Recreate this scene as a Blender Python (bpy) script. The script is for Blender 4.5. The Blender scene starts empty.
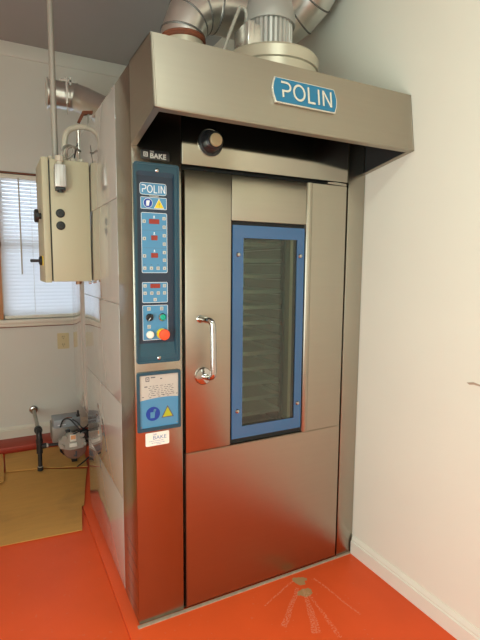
import bpy, bmesh, math, random
from mathutils import Vector, Matrix
random.seed(4)
S = bpy.context.scene
COL = S.collection

# ------------------------------------------------------------------ camera
def setup_camera():
    yaw, pitch, roll = math.radians(-27.646), math.radians(-6.474), math.radians(.447)
    fw = Vector((math.sin(-yaw)*math.cos(pitch), math.cos(yaw)*math.cos(pitch), math.sin(pitch)))
    rt = Vector((math.cos(yaw), math.sin(yaw), 0)); up = rt.cross(fw)
    R = rt*math.cos(roll) + up*math.sin(roll); U = up*math.cos(roll) - rt*math.sin(roll)
    cam = bpy.data.cameras.new('camera'); o = bpy.data.objects.new('camera', cam); COL.objects.link(o)
    m = Matrix.Identity(4)
    for i in range(3):
        m[i][0], m[i][1], m[i][2] = R[i], U[i], -fw[i]
    m.translation = (-.46, -1.748, 1.472)
    o.matrix_world = m
    cam.sensor_fit = 'AUTO'; cam.sensor_width = 36; cam.lens = 466.7*36/640
    cam.clip_start = .02
    S.camera = o
setup_camera()

# ------------------------------------------------------------------ world, lamps, exposure
W_ = bpy.data.worlds.new('daylight'); S.world = W_; W_.use_nodes = True
bg = W_.node_tree.nodes['Background']
bg.inputs[0].default_value = (.74, .86, 1, 1); bg.inputs[1].default_value = 3.8
S.view_settings.view_transform = 'Standard'; S.view_settings.look = 'None'
S.view_settings.gamma = 1; S.view_settings.use_curve_mapping = False
S.view_settings.exposure = 0.05
S.cycles.use_denoising = True
S.cycles.max_bounces = 10; S.cycles.diffuse_bounces = 5; S.cycles.glossy_bounces = 6
S.cycles.caustics_reflective = False
def area(name, loc, sx, sy, power, color, rot=(0, 0, 0)):
    l = bpy.data.lights.new(name, 'AREA'); l.shape = 'RECTANGLE'; l.size = sx; l.size_y = sy
    l.energy = power; l.color = color
    o = bpy.data.objects.new(name, l); COL.objects.link(o); o.location = loc; o.rotation_euler = rot
    return o
# unseen area lights added at left and front walls to brighten the room
area('added_side_light', (-1.93, -1.75, 1.15), 1.5, 1.3, 57, (.79, .95, .93), (math.radians(90), 0, math.radians(-90)))
area('ceiling_lamp', (.0, -1.9, 3.12), 1.0, .3, 23, (.82, .95, .86))
area('added_front_light', (-1.15, -2.6, 1.55), 1.1, 1.3, 15, (.79, .95, .90), (math.radians(90), 0, 0))

# ------------------------------------------------------------------ node materials
def mat(name, color, rough=.5, metal=0, noise=0, nscale=8, bump=0, bscale=60, coat=0, spec=.5, stretch=None):
    m = bpy.data.materials.new(name); m.use_nodes = True
    nt = m.node_tree; b = nt.nodes['Principled BSDF']
    b.inputs['Base Color'].default_value = (*color, 1); b.inputs['Roughness'].default_value = rough
    b.inputs['Metallic'].default_value = metal; b.inputs['Specular IOR Level'].default_value = spec
    b.inputs['Coat Weight'].default_value = coat; b.inputs['Coat Roughness'].default_value = .05
    tc = nt.nodes.new('ShaderNodeTexCoord'); mp = nt.nodes.new('ShaderNodeMapping')
    nt.links.new(tc.outputs['Object'], mp.inputs[0])
    if stretch: mp.inputs['Scale'].default_value = stretch
    n = nt.nodes.new('ShaderNodeTexNoise'); n.inputs['Scale'].default_value = nscale
    n.inputs['Detail'].default_value = 5; nt.links.new(mp.outputs[0], n.inputs['Vector'])
    if noise:
        mx = nt.nodes.new('ShaderNodeMix'); mx.data_type = 'RGBA'
        mx.inputs[6].default_value = (*[c*(1-noise) for c in color], 1)
        mx.inputs[7].default_value = (*[min(1, c*(1+noise)) for c in color], 1)
        nt.links.new(n.outputs['Fac'], mx.inputs[0]); nt.links.new(mx.outputs[2], b.inputs['Base Color'])
    if bump:
        n2 = nt.nodes.new('ShaderNodeTexNoise'); n2.inputs['Scale'].default_value = bscale
        nt.links.new(mp.outputs[0], n2.inputs['Vector'])
        bp = nt.nodes.new('ShaderNodeBump'); bp.inputs['Strength'].default_value = bump
        bp.inputs['Distance'].default_value = .002
        nt.links.new(n2.outputs['Fac'], bp.inputs['Height']); nt.links.new(bp.outputs[0], b.inputs['Normal'])
    return m

M = {}
M['wall'] = mat('painted_wall', (.80, .775, .66), .6, noise=.03, nscale=3, bump=.15, bscale=90)
M['back_wall'] = mat('painted_back_wall', (.77, .765, .70), .55, noise=.03, nscale=2, bump=.1, bscale=60)
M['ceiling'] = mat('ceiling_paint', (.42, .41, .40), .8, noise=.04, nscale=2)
M['trim'] = mat('cream_trim', (.80, .76, .65), .4, noise=.03, nscale=12)
M['steel'] = mat('brushed_steel', (.43, .395, .33), .26, 1, noise=.03, nscale=3, bump=.05, bscale=20, stretch=(1, 1, 25))
M['steel_door'] = mat('brushed_steel_door', (.425, .385, .315), .30, 1, noise=.03, nscale=3, bump=.05, bscale=20, stretch=(1, 1, 25))
M['steel_header'] = mat('brushed_steel_header', (.44, .405, .34), .13, 1, noise=.03, nscale=3)
M['steel_hood'] = mat('brushed_steel_hood', (.39, .345, .28), .42, 1, noise=.03, nscale=3, bump=.05, bscale=20, stretch=(1, 1, 25))
M['chrome'] = mat('chrome', (.52, .51, .50), .10, 1)
M['galv'] = mat('galvanised_sheet', (.80, .78, .74), .3, 1, noise=.12, nscale=9)
M['alu'] = mat('cast_aluminium', (.60, .59, .56), .45, .7, noise=.06)
M['grey_paint'] = mat('grey_painted_metal', (.40, .385, .355), .45, .25, noise=.05)
M['white_panel'] = mat('glossy_white_panel', (.42, .395, .36), .045, 0, noise=.02, nscale=2, coat=.9, spec=.9)
M['beige_box'] = mat('beige_enamel', (.53, .49, .335), .42, 0, noise=.03, nscale=4)
M['cream_tape'] = mat('cream_sheet', (.58, .52, .40), .35, .35, noise=.05, nscale=6)
M['dark'] = mat('dark_gap', (.012, .012, .012), .7)
M['black'] = mat('black_plastic', (.015, .015, .016), .35)
M['jamb'] = mat('olive_jamb', (.22, .21, .145), .5, .2)
M['inner'] = mat('dark_oven_lining', (.22, .22, .18), .45, .6, noise=.15)
M['teal'] = mat('teal_plastic', (.018, .066, .100), .32, noise=.05)
M['navy'] = mat('navy_membrane', (.016, .030, .055), .4)
M['blue'] = mat('sky_blue_label', (.075, .25, .43), .4, noise=.03)
M['glass_blue'] = mat('blue_glass_border', (.028, .105, .25), .12, coat=.6)
M['pale'] = mat('pale_print', (.72, .76, .80), .4)
M['keys'] = mat('off_white_key', (.50, .50, .46), .45)
M['red_led'] = mat('red_display', (.28, .035, .025), .3)
M['red'] = mat('red_button', (.90, .09, .03), .4)
M['yellow'] = mat('yellow_ring', (.85, .62, .02), .4)
M['green'] = mat('green_button', (.0, .36, .24), .35)
M['white_btn'] = mat('white_button', (.85, .82, .72), .4)
M['label'] = mat('paper_label', (.50, .46, .41), .5, noise=.05, nscale=30)
M['sticker'] = mat('white_sticker', (.86, .82, .74), .5)
M['ink'] = mat('printed_ink', (.10, .10, .12), .6)
M['blue_ink'] = mat('blue_ink', (.12, .25, .45), .6)
M['dark_blue'] = mat('mandatory_blue', (.006, .045, .30), .4)
M['warn'] = mat('warning_yellow', (.72, .55, .02), .45)
M['warn_green'] = mat('yellow_green_warning', (.42, .42, .02), .45)
M['logo_blue'] = mat('logo_blue', (.012, .155, .29), .35)
M['silver'] = mat('silver_letters', (.80, .78, .72), .25, .8)
M['conduit'] = mat('grey_conduit', (.44, .41, .36), .5, .3, noise=.06)
M['flex'] = mat('beige_flexible_tube', (.60, .54, .43), .5)
M['iron'] = mat('black_iron', (.035, .035, .036), .45, .4, noise=.3, nscale=30)
M['brass'] = mat('dull_brass', (.36, .21, .12), .5, .6)
M['seam'] = mat('dark_seam', (.16, .15, .14), .5, .5)
M['seal'] = mat('red_sealant', (.22, .06, .025), .7, noise=.5, nscale=25, bump=.8, bscale=60)
M['wood'] = mat('orange_wood', (.55, .24, .09), .5, noise=.2, nscale=10)
M['brown'] = mat('brown_wood', (.20, .07, .035), .6, noise=.2)
M['outlet'] = mat('ivory_plastic', (.72, .62, .36), .4)
M['cream_lens'] = mat('cream_cap', (.40, .31, .17), .5)
M['burner_grey'] = mat('blue_grey_paint', (.30, .33, .36), .5, noise=.1)
M['burner_cast'] = mat('burner_casting', (.30, .27, .24), .5, .4, noise=.2, nscale=20)
M['blower'] = mat('blower_shell', (.30, .17, .13), .45, .5, noise=.15)
M['orange_label'] = mat('orange_label', (.80, .38, .18), .5)
M['cable'] = mat('black_cable', (.02, .02, .022), .5)
M['caulk'] = mat('dusty_caulk', (.45, .33, .24), .8, noise=.3, nscale=40)

def brushed(m, amount):
    # vertical grain: the highlight spreads sideways
    nt = m.node_tree; b = nt.nodes['Principled BSDF']; b.inputs['Anisotropic'].default_value = amount
    c = nt.nodes.new('ShaderNodeCombineXYZ'); c.inputs[0].default_value = 1; c.inputs[1].default_value = .2
    nt.links.new(c.outputs[0], b.inputs['Tangent'])
for k_ in ('steel', 'steel_door', 'steel_header'): brushed(M[k_], .85)

def floor_mat(name, scuffs):
    m = mat(name, (.82, .100, .024), .42, noise=.14, nscale=3, bump=.12, bscale=25, spec=.12)
    nt = m.node_tree; b = nt.nodes['Principled BSDF']; L = nt.links.new
    base = b.inputs['Base Color'].links[0].from_socket
    tc = nt.nodes['Texture Coordinate']
    def math_(op, a, c=None, d=None):
        n = nt.nodes.new('ShaderNodeMath'); n.operation = op
        for i, v in enumerate((a, c, d)):
            if v is None: continue
            if isinstance(v, (int, float)): n.inputs[i].default_value = v
            else: L(v, n.inputs[i])
        return n.outputs[0]
    def mask_mix(base, fac, col):
        mx = nt.nodes.new('ShaderNodeMix'); mx.data_type = 'RGBA'
        L(fac, mx.inputs[0]); L(base, mx.inputs[6]); mx.inputs[7].default_value = (*col, 1)
        return mx.outputs[2]
    def noise(scale, vec=None, detail=4):
        n = nt.nodes.new('ShaderNodeTexNoise'); n.inputs['Scale'].default_value = scale; n.inputs['Detail'].default_value = detail
        L(vec or tc.outputs['Object'], n.inputs['Vector']); return n.outputs['Fac']
    # general faint wear specks
    w = math_('MULTIPLY', math_('GREATER_THAN', noise(45), .69), .22)
    base = mask_mix(base, w, (.75, .28, .18))
    if scuffs:
        sep = nt.nodes.new('ShaderNodeSeparateXYZ'); L(tc.outputs['Object'], sep.inputs[0])
        X, Y = sep.outputs[0], sep.outputs[1]
        def blob(cx, cy, rx, ry, k=.5):
            dx = math_('DIVIDE', math_('SUBTRACT', X, cx), rx); dy = math_('DIVIDE', math_('SUBTRACT', Y, cy), ry)
            d = math_('SQRT', math_('ADD', math_('MULTIPLY', dx, dx), math_('MULTIPLY', dy, dy)))
            d = math_('ADD', d, math_('MULTIPLY', math_('SUBTRACT', noise(38), .5), k*2.4))
            return math_('LESS_THAN', d, .75)
        for a in ((.752, -.062, .044, .040), (.728, -.142, .048, .034)):
            base = mask_mix(base, math_('MULTIPLY', blob(*a), .85), (.42, .28, .13))
        def streak(x0, y0, x1, y1, w0, w1, dens):
            L_ = math.hypot(x1-x0, y1-y0); ux, uy = (x1-x0)/L_, (y1-y0)/L_
            px = math_('SUBTRACT', X, x0); py = math_('SUBTRACT', Y, y0)
            t = math_('ADD', math_('MULTIPLY', px, ux), math_('MULTIPLY', py, uy))
            s = math_('ADD', math_('MULTIPLY', px, -uy), math_('MULTIPLY', py, ux))
            s = math_('ADD', s, math_('MULTIPLY', math_('SUBTRACT', noise(9), .5), .02))
            wid = math_('ADD', math_('MULTIPLY', t, (w1-w0)/L_), w0)
            ins = math_('LESS_THAN', math_('ABSOLUTE', s), wid)
            ins = math_('MULTIPLY', ins, math_('GREATER_THAN', t, 0)); ins = math_('MULTIPLY', ins, math_('LESS_THAN', t, L_))
            return math_('MULTIPLY', ins, math_('MULTIPLY', math_('GREATER_THAN', noise(140), dens), .33))
        for a in ((.735, -.12, .63, -.36, .006, .020, .50), (.715, -.10, .53, -.27, .008, .014, .5),
                  (.725, -.05, .52, -.13, .004, .003, .46), (.82, -.08, .86, -.36, .004, .004, .46),
                  (.74, -.14, .70, -.42, .006, .010, .52), (.40, -.30, .30, -.55, .003, .003, .5)):
            base = mask_mix(base, streak(*a), (.85, .42, .28))
    L(base, b.inputs['Base Color'])
    return m
M['floor'] = floor_mat('red_epoxy_floor', True)
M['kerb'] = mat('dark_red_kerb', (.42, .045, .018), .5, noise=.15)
M['floor2'] = floor_mat('red_epoxy_floor_lower', False)

def cardboard_mat():
    m = mat('brown_cardboard', (.62, .31, .075), .8, noise=.12, nscale=6, bump=.2, bscale=120, stretch=(1, 6, 1))
    nt = m.node_tree; b = nt.nodes['Principled BSDF']; L = nt.links.new
    base = b.inputs['Base Color'].links[0].from_socket
    tc = nt.nodes['Texture Coordinate']
    n = nt.nodes.new('ShaderNodeTexNoise'); n.inputs['Scale'].default_value = 3.2; n.inputs['Detail'].default_value = 3
    L(tc.outputs['Object'], n.inputs['Vector'])
    r = nt.nodes.new('ShaderNodeValToRGB'); r.color_ramp.elements[0].position = .58; r.color_ramp.elements[1].position = .75
    L(n.outputs['Fac'], r.inputs[0])
    mx = nt.nodes.new('ShaderNodeMix'); mx.data_type = 'RGBA'
    ml = nt.nodes.new('ShaderNodeMath'); ml.operation = 'MULTIPLY'; ml.inputs[1].default_value = .30
    L(r.outputs[0], ml.inputs[0]); L(ml.outputs[0], mx.inputs[0]); L(base, mx.inputs[6]); mx.inputs[7].default_value = (.20, .11, .04, 1)
    L(mx.outputs[2], b.inputs['Base Color'])
    return m
M['cardboard'] = cardboard_mat()

def glass_mat(name, tint, refl=.06):
    m = bpy.data.materials.new(name); m.use_nodes = True; nt = m.node_tree
    for n in list(nt.nodes): nt.nodes.remove(n)
    out = nt.nodes.new('ShaderNodeOutputMaterial'); mix = nt.nodes.new('ShaderNodeMixShader')
    tr = nt.nodes.new('ShaderNodeBsdfTransparent'); gl = nt.nodes.new('ShaderNodeBsdfGlossy')
    tr.inputs[0].default_value = (*tint, 1); gl.inputs['Roughness'].default_value = .03
    fr = nt.nodes.new('ShaderNodeFresnel'); fr.inputs[0].default_value = 1.45
    nt.links.new(fr.outputs[0], mix.inputs[0]); nt.links.new(tr.outputs[0], mix.inputs[1]); nt.links.new(gl.outputs[0], mix.inputs[2])
    nt.links.new(mix.outputs[0], out.inputs[0])
    return m
M['glass'] = glass_mat('oven_glass', (.90, .95, .90))
M['clear'] = glass_mat('window_glass', (.97, .98, .99))

def blind_mat():
    m = bpy.data.materials.new('translucent_blind'); m.use_nodes = True; nt = m.node_tree
    for n in list(nt.nodes): nt.nodes.remove(n)
    out = nt.nodes.new('ShaderNodeOutputMaterial'); mix = nt.nodes.new('ShaderNodeMixShader')
    d = nt.nodes.new('ShaderNodeBsdfDiffuse'); t = nt.nodes.new('ShaderNodeBsdfTranslucent')
    d.inputs[0].default_value = (.85, .85, .85, 1); t.inputs[0].default_value = (.86, .88, .90, 1)
    n = nt.nodes.new('ShaderNodeTexNoise'); n.inputs['Scale'].default_value = 5
    r = nt.nodes.new('ShaderNodeMapRange'); r.inputs[3].default_value = .35; r.inputs[4].default_value = .45
    nt.links.new(n.outputs['Fac'], r.inputs[0]); nt.links.new(r.outputs[0], mix.inputs[0])
    nt.links.new(d.outputs[0], mix.inputs[1]); nt.links.new(t.outputs[0], mix.inputs[2]); nt.links.new(mix.outputs[0], out.inputs[0])
    return m
M['blind'] = blind_mat()

# ------------------------------------------------------------------ mesh helpers (all in world metres)
def B(): return bmesh.new()
def box(bm, x0, x1, y0, y1, z0, z1, bev=0, seg=2):
    r = bmesh.ops.create_cube(bm, size=1); vs = r['verts']
    for v in vs: v.co = Vector((x0+(v.co.x+.5)*(x1-x0), y0+(v.co.y+.5)*(y1-y0), z0+(v.co.z+.5)*(z1-z0)))
    if bev:
        es = list({e for v in vs for e in v.link_edges})
        bmesh.ops.bevel(bm, geom=es, offset=bev, segments=seg, affect='EDGES', profile=.5)
    return bm
def hexa(bm, P, bev=0):
    """P: 4 bottom corners, 4 top corners (same order)."""
    v = [bm.verts.new(p) for p in P]
    fs = [bm.faces.new([v[i] for i in f]) for f in ((3,2,1,0),(4,5,6,7),(0,1,5,4),(1,2,6,5),(2,3,7,6),(3,0,4,7))]
    bmesh.ops.recalc_face_normals(bm, faces=fs)
    if bev: bmesh.ops.bevel(bm, geom=list({e for f in fs for e in f.edges}), offset=bev, segments=2, affect='EDGES')
    return bm
def prism(bm, pts, d0, d1, axis='y', bev=0):
    """extrude polygon; pts are (x,z) for axis y, (y,z) for x, (x,y) for z"""
    def P(a, b, d): return {'y': (a, d, b), 'x': (d, a, b), 'z': (a, b, d)}[axis]
    lo = [bm.verts.new(P(a, b, d0)) for a, b in pts]; hi = [bm.verts.new(P(a, b, d1)) for a, b in pts]
    n = len(pts); fs = [bm.faces.new(lo), bm.faces.new(hi[::-1])]
    for i in range(n): fs.append(bm.faces.new((lo[i], hi[i], hi[(i+1) % n], lo[(i+1) % n])))
    bmesh.ops.recalc_face_normals(bm, faces=fs)
    if bev:
        es = set(fs[0].edges) | set(fs[1].edges)
        bmesh.ops.bevel(bm, geom=list(es), offset=bev, segments=2, affect='EDGES')
    return bm
def lathe(bm, prof, origin, axis=(0, 0, 1), n=40):
    """prof: list of (radius, height) along the axis"""
    a = Vector(axis).normalized(); u = a.orthogonal().normalized(); w = a.cross(u); o = Vector(origin)
    rings = []
    for r, h in prof:
        if r < 1e-6: rings.append([bm.verts.new(o+a*h)])
        else: rings.append([bm.verts.new(o+a*h+(u*math.cos(2*math.pi*k/n)+w*math.sin(2*math.pi*k/n))*r) for k in range(n)])
    fs = []
    for A, C in zip(rings, rings[1:]):
        for k in range(n):
            q = [A[k % len(A)], A[(k+1) % len(A)], C[(k+1) % len(C)], C[k % len(C)]]
            q = list(dict.fromkeys(q))
            if len(q) > 2: fs.append(bm.faces.new(q))
    for R_ in (rings[0], rings[-1]):
        if len(R_) > 1: fs.append(bm.faces.new(R_))
    bmesh.ops.recalc_face_normals(bm, faces=fs)
    return bm
def cyl(bm, p0, p1, r, n=32, bev=0):
    p0, p1 = Vector(p0), Vector(p1); L = (p1-p0).length
    prof = [(r, 0), (r, L)] if not bev else [(r-bev, 0), (r, bev), (r, L-bev), (r-bev, L)]
    return lathe(bm, prof, p0, p1-p0, n)
def smooth_path(pts, sub=8):
    P = [Vector(p) for p in pts]; out = []
    for i in range(len(P)-1):
        a, b, c, d = P[max(i-1, 0)], P[i], P[i+1], P[min(i+2, len(P)-1)]
        for k in range(sub):
            t = k/sub
            out.append(.5*((2*b)+(c-a)*t+(2*a-5*b+4*c-d)*t*t+(3*b-a-3*c+d)*t**3))
    out.append(P[-1]); return out
def tube(bm, pts, r, n=14, cap=True):
    P = [Vector(p) for p in pts]; rings = []; fs = []
    t = (P[1]-P[0]).normalized(); u = t.orthogonal().normalized()
    for i, p in enumerate(P):
        t0 = (P[i]-P[i-1]).normalized() if i else (P[1]-P[0]).normalized()
        t1 = (P[i+1]-P[i]).normalized() if i < len(P)-1 else t0
        tt = (t0+t1).normalized(); u = (u-tt*u.dot(tt)).normalized(); w = tt.cross(u)
        sc = 1/max(.5, math.sqrt((1+t0.dot(t1))/2))
        bend = (t1-t0); bend = bend-tt*bend.dot(tt)
        ring = []
        for k in range(n):
            d = u*math.cos(2*math.pi*k/n)+w*math.sin(2*math.pi*k/n)
            if bend.length > 1e-5:
                bb = bend.normalized(); d = d+bb*(d.dot(bb))*(sc-1)
            ring.append(bm.verts.new(p+d*(r[i] if isinstance(r, (list, tuple)) else r)))
        rings.append(ring)
    for A, C in zip(rings, rings[1:]):
        for k in range(n): fs.append(bm.faces.new((A[k], A[(k+1) % n], C[(k+1) % n], C[k])))
    if cap: fs += [bm.faces.new(rings[0]), bm.faces.new(rings[-1])]
    bmesh.ops.recalc_face_normals(bm, faces=fs)
    return bm
def torus(bm, c, axis, R, r, n=40, m=8):
    a = Vector(axis).normalized(); u = a.orthogonal().normalized(); w = a.cross(u); c = Vector(c)
    g = []
    for i in range(n):
        d = u*math.cos(2*math.pi*i/n)+w*math.sin(2*math.pi*i/n)
        g.append([bm.verts.new(c+d*(R+r*math.cos(2*math.pi*j/m))+a*r*math.sin(2*math.pi*j/m)) for j in range(m)])
    fs = [bm.faces.new((g[i][j], g[(i+1) % n][j], g[(i+1) % n][(j+1) % m], g[i][(j+1) % m])) for i in range(n) for j in range(m)]
    bmesh.ops.recalc_face_normals(bm, faces=fs)
    return bm
def rrect(x0, x1, z0, z1, r, n=5):
    pts = []
    for cx, cz, a0 in ((x1-r, z1-r, 0), (x0+r, z1-r, 90), (x0+r, z0+r, 180), (x1-r, z0+r, 270)):
        for k in range(n+1):
            a = math.radians(a0+90*k/n); pts.append((cx+r*math.cos(a), cz+r*math.sin(a)))
    return pts
def frame(bm, outer, inner, d0, d1):
    """ring between two polygons with equal vertex count, in xz, extruded in y"""
    n = len(outer); V = [[bm.verts.new((a, d, b)) for a, b in P] for P in (outer, inner) for d in (d0, d1)]
    o0, o1, i0, i1 = V; fs = []
    for k in range(n):
        j = (k+1) % n
        for q in ((o0[k], o0[j], i0[j], i0[k]), (o1[k], o1[j], i1[j], i1[k]), (o0[k], o0[j], o1[j], o1[k]), (i0[k], i0[j], i1[j], i1[k])):
            fs.append(bm.faces.new(q))
    bmesh.ops.recalc_face_normals(bm, faces=fs)
    return bm
def stroke(bm, pts, w, y0, y1, closed=False):
    """flat ribbon lettering in the xz plane"""
    P = [Vector(p) for p in pts]; n = len(P); L_, R_ = [], []
    for i in range(n):
        a = P[i-1] if (i or closed) else P[i]; c = P[(i+1) % n] if (i < n-1 or closed) else P[i]
        t0 = (P[i]-a).normalized() if (P[i]-a).length > 1e-9 else (c-P[i]).normalized()
        t1 = (c-P[i]).normalized() if (c-P[i]).length > 1e-9 else t0
        t = (t0+t1).normalized() if (t0+t1).length > 1e-6 else t1
        nn = Vector((-t.y, t.x)); sc = min(1.5, 1/max(.3, nn.dot(Vector((-t1.y, t1.x)))))
        L_.append(P[i]+nn*w/2*sc); R_.append(P[i]-nn*w/2*sc)
    mk = lambda p, y: bm.verts.new((p.x, y, p.y))
    V = [(mk(l, y0), mk(r, y0), mk(l, y1), mk(r, y1)) for l, r in zip(L_, R_)]
    fs = []
    rng = range(n if closed else n-1)
    for i in rng:
        a, c = V[i], V[(i+1) % n]
        for q in ((a[0], a[1], c[1], c[0]), (a[2], a[3], c[3], c[2]), (a[0], a[2], c[2], c[0]), (a[1], a[3], c[3], c[1])):
            fs.append(bm.faces.new(q))
    if not closed:
        for a in (V[0], V[-1]): fs.append(bm.faces.new((a[0], a[1], a[3], a[2])))
    bmesh.ops.recalc_face_normals(bm, faces=fs)
    return bm
def polin(bm, x0, x1, z0, z1, w, y0, y1, shear=0):
    """the five letters P O L I N as single strokes; the P has a broken stem"""
    H = z1-z0; W = x1-x0
    def X(u): return x0+u*W
    def Z(v): return z0+v*H
    arc = lambda cx, cz, rx, rz, a0, a1, n=12: [(X(cx+rx*math.cos(math.radians(a0+(a1-a0)*k/n))), Z(cz+rz*math.sin(math.radians(a0+(a1-a0)*k/n)))) for k in range(n+1)]
    stroke(bm, [(X(0), Z(1)), (X(.09), Z(1))]+arc(.10, .72, .075, .28, 90, -90)[1:]+[(X(.03), Z(.44)), (X(.03), Z(0))], w, y0, y1)
    stroke(bm, arc(.345, .5, .105, .5, 0, 345, 23), w, y0, y1, closed=True)
    stroke(bm, [(X(.53), Z(1.03)), (X(.53), Z(.0)), (X(.66), Z(.0))], w, y0, y1)
    stroke(bm, [(X(.735), Z(1.03)), (X(.735), Z(-.03))], w, y0, y1)
    e = .0002
    stroke(bm, [(X(.83), Z(-.03)), (X(.83), Z(1.03))], w, y0, y1); stroke(bm, [(X(.835), Z(1)), (X(.985), Z(0))], w*.9, y0+e, y1+e); stroke(bm, [(X(.99), Z(-.03)), (X(.99), Z(1.03))], w, y0, y1)
    return bm
def text_bm(s, size, x, z, y, depth=.0004, bold=0, sx=1):
    """built-in font turned into mesh, standing in the xz plane facing -y; x,z = left baseline"""
    cu = bpy.data.curves.new('t', 'FONT'); cu.body = s; cu.size = size; cu.extrude = depth; cu.offset = bold; cu.resolution_u = 3
    o = bpy.data.objects.new('t', cu); COL.objects.link(o)
    dg = bpy.context.evaluated_depsgraph_get(); me = bpy.data.meshes.new_from_object(o.evaluated_get(dg))
    bm = B(); bm.from_mesh(me)
    for v in bm.verts: v.co = Vector((x+v.co.x*sx, y-v.co.z, z+v.co.y))
    bpy.data.objects.remove(o); bpy.data.curves.remove(cu); bpy.data.meshes.remove(me)
    return bm
def merge(bm, other):
    me = bpy.data.meshes.new('m'); other.to_mesh(me); bm.from_mesh(me); bpy.data.meshes.remove(me); other.free()
    return bm

def finish(o, bm, m, ang=25):
    me = o.data; bm.normal_update(); bm.to_mesh(me); bm.free(); me.materials.append(m)
    for p in me.polygons: p.use_smooth = True
    me.set_sharp_from_angle(angle=math.radians(ang))
def thing(name, loc, label, cat, group=None):
    o = bpy.data.objects.new(name, None); COL.objects.link(o); o.location = loc; o.empty_display_size = .1
    o['label'] = label; o['category'] = cat
    if group: o['group'] = group
    return o
def part(name, bm, m, parent, label=None, ang=25):
    me = bpy.data.meshes.new(name); o = bpy.data.objects.new(name, me); COL.objects.link(o)
    finish(o, bm, m, ang); o.parent = parent
    if parent.type == 'EMPTY': o.location = -parent.location
    if label: o['label'] = label
    return o
def single(name, bm, m, label=None, cat=None, group=None, kind=None):
    me = bpy.data.meshes.new(name); o = bpy.data.objects.new(name, me); COL.objects.link(o)
    xs = [v.co.x for v in bm.verts]; ys = [v.co.y for v in bm.verts]; zs = [v.co.z for v in bm.verts]
    c = Vector(((min(xs)+max(xs))/2, (min(ys)+max(ys))/2, min(zs)))
    if kind is None:
        for v in bm.verts: v.co -= c
        o.location = c
    finish(o, bm, m)
    if label: o['label'] = label; o['category'] = cat
    if group: o['group'] = group
    if kind: o['kind'] = kind
    return o
def struct(name, bm, m, parent=None):
    if parent: return part(name, bm, m, parent)
    return single(name, bm, m, kind='structure')

# ------------------------------------------------------------------ room shell
XR, YB, H, XL, YF = 1.126, 2.453, 3.177, -2.0, -2.65
STEP_X = -.045
struct('floor', box(B(), STEP_X, XR+.1, YF, YB+.1, -.1, 0, .004), M['floor'])
struct('floor_lower', box(B(), XL-.1, STEP_X-.002, YF, YB+.1, -.1, -.008), M['floor2'])
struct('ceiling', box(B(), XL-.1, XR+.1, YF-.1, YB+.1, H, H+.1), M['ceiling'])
wr = struct('wall_right', box(B(), XR, XR+.1, YF-.1, YB+.1, -.1, H), M['wall'])
struct('wall_left', box(B(), XL-.1, XL, YF-.1, YB+.1, -.1, H), M['wall'])
struct('wall_front', box(B(), XL, XR, YF-.1, YF, -.1, H), M['wall'])
WX0, WX1, WZ0, WZ1 = -.425, .46, 1.035, 2.19
bm = B()
for a in ((XL, WX0, -.1, H), (WX1, XR, -.1, H), (WX0, WX1, -.1, WZ0), (WX0, WX1, WZ1, H)):
    box(bm, a[0], a[1], YB, YB+.12, a[2], a[3])
struct('wall_back', bm, M['back_wall'])
# small gouge in the right wall
bm = B(); prism(bm, [(-.628, 1.046), (-.615, 1.043), (-.60, 1.039), (-.612, 1.033), (-.63, 1.037), (-.655, 1.036), (-.66, 1.042)], XR-.0015, XR-.0002, 'x')
struct('trim_7', bm, M['caulk'])
# baseboards
def base_profile(bm, along, a0, a1, wall, z0, sgn):
    pr = [(0, 0), (.016, 0), (.016, .066), (.011, .070), (.011, .078), (.006, .088), (.003, .095), (0, .095)]
    pts = [(wall+sgn*d, z0+z) for d, z in pr]
    if along == 'y': prism(bm, pts, a0, a1, 'y')
    else: prism(bm, pts, a0, a1, 'x')
    return bm
struct('baseboard_right', base_profile(B(), 'y', YF, -.005, XR, 0, -1), M['trim'])
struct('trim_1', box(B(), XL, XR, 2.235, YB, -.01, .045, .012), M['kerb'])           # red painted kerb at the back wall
struct('baseboard_back', base_profile(B(), 'x', XL, XR, YB, .045, -1), M['trim'])
struct('trim_2', box(B(), XL, XR, YB-.012, YB, 3.07, H, .003), M['back_wall'])
# window in the back wall
bm = B()
for a in ((WX0-.02, WX0+.012, WZ0, WZ1), (WX1-.012, WX1+.02, WZ0, WZ1)): box(bm, a[0], a[1], YB-.004, YB+.1, a[2], a[3])
win = struct('window_1', bm, M['wood'])
struct('trim_3', box(B(), WX0-.03, WX1+.03, YB-.014, YB+.1, WZ1, WZ1+.014, .002), M['brown'])
struct('trim_4', box(B(), WX0-.06, WX1+.06, YB-.045, YB+.1, 1.0, WZ0, .006), M['trim'])
struct('trim_5', box(B(), WX0-.06, WX1+.06, YB-.022, YB, .975, .9995, .002), M['trim'])
struct('trim_6', box(B(), WX0-.06, WX1+.06, YB-.016, YB, .968, .974), M['brown'])
bm = B()
for a in ((WX0+.012, WX1-.012, WZ0, WZ0+.035), (WX0+.012, WX1-.012, 1.615, 1.66), (WX0+.012, WX1-.012, WZ1-.035, WZ1),
          (WX0+.012, WX0+.045, WZ0, WZ1), (WX1-.045, WX1-.012, WZ0, WZ1)):
    box(bm, a[0], a[1], YB+.075, YB+.11, a[2], a[3])
part('window_frame', bm, M['trim'], win)
part('window_pane', box(B(), WX0+.03, WX1-.03, YB+.088, YB+.094, WZ0+.02, WZ1-.02), M['clear'], win)

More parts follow.
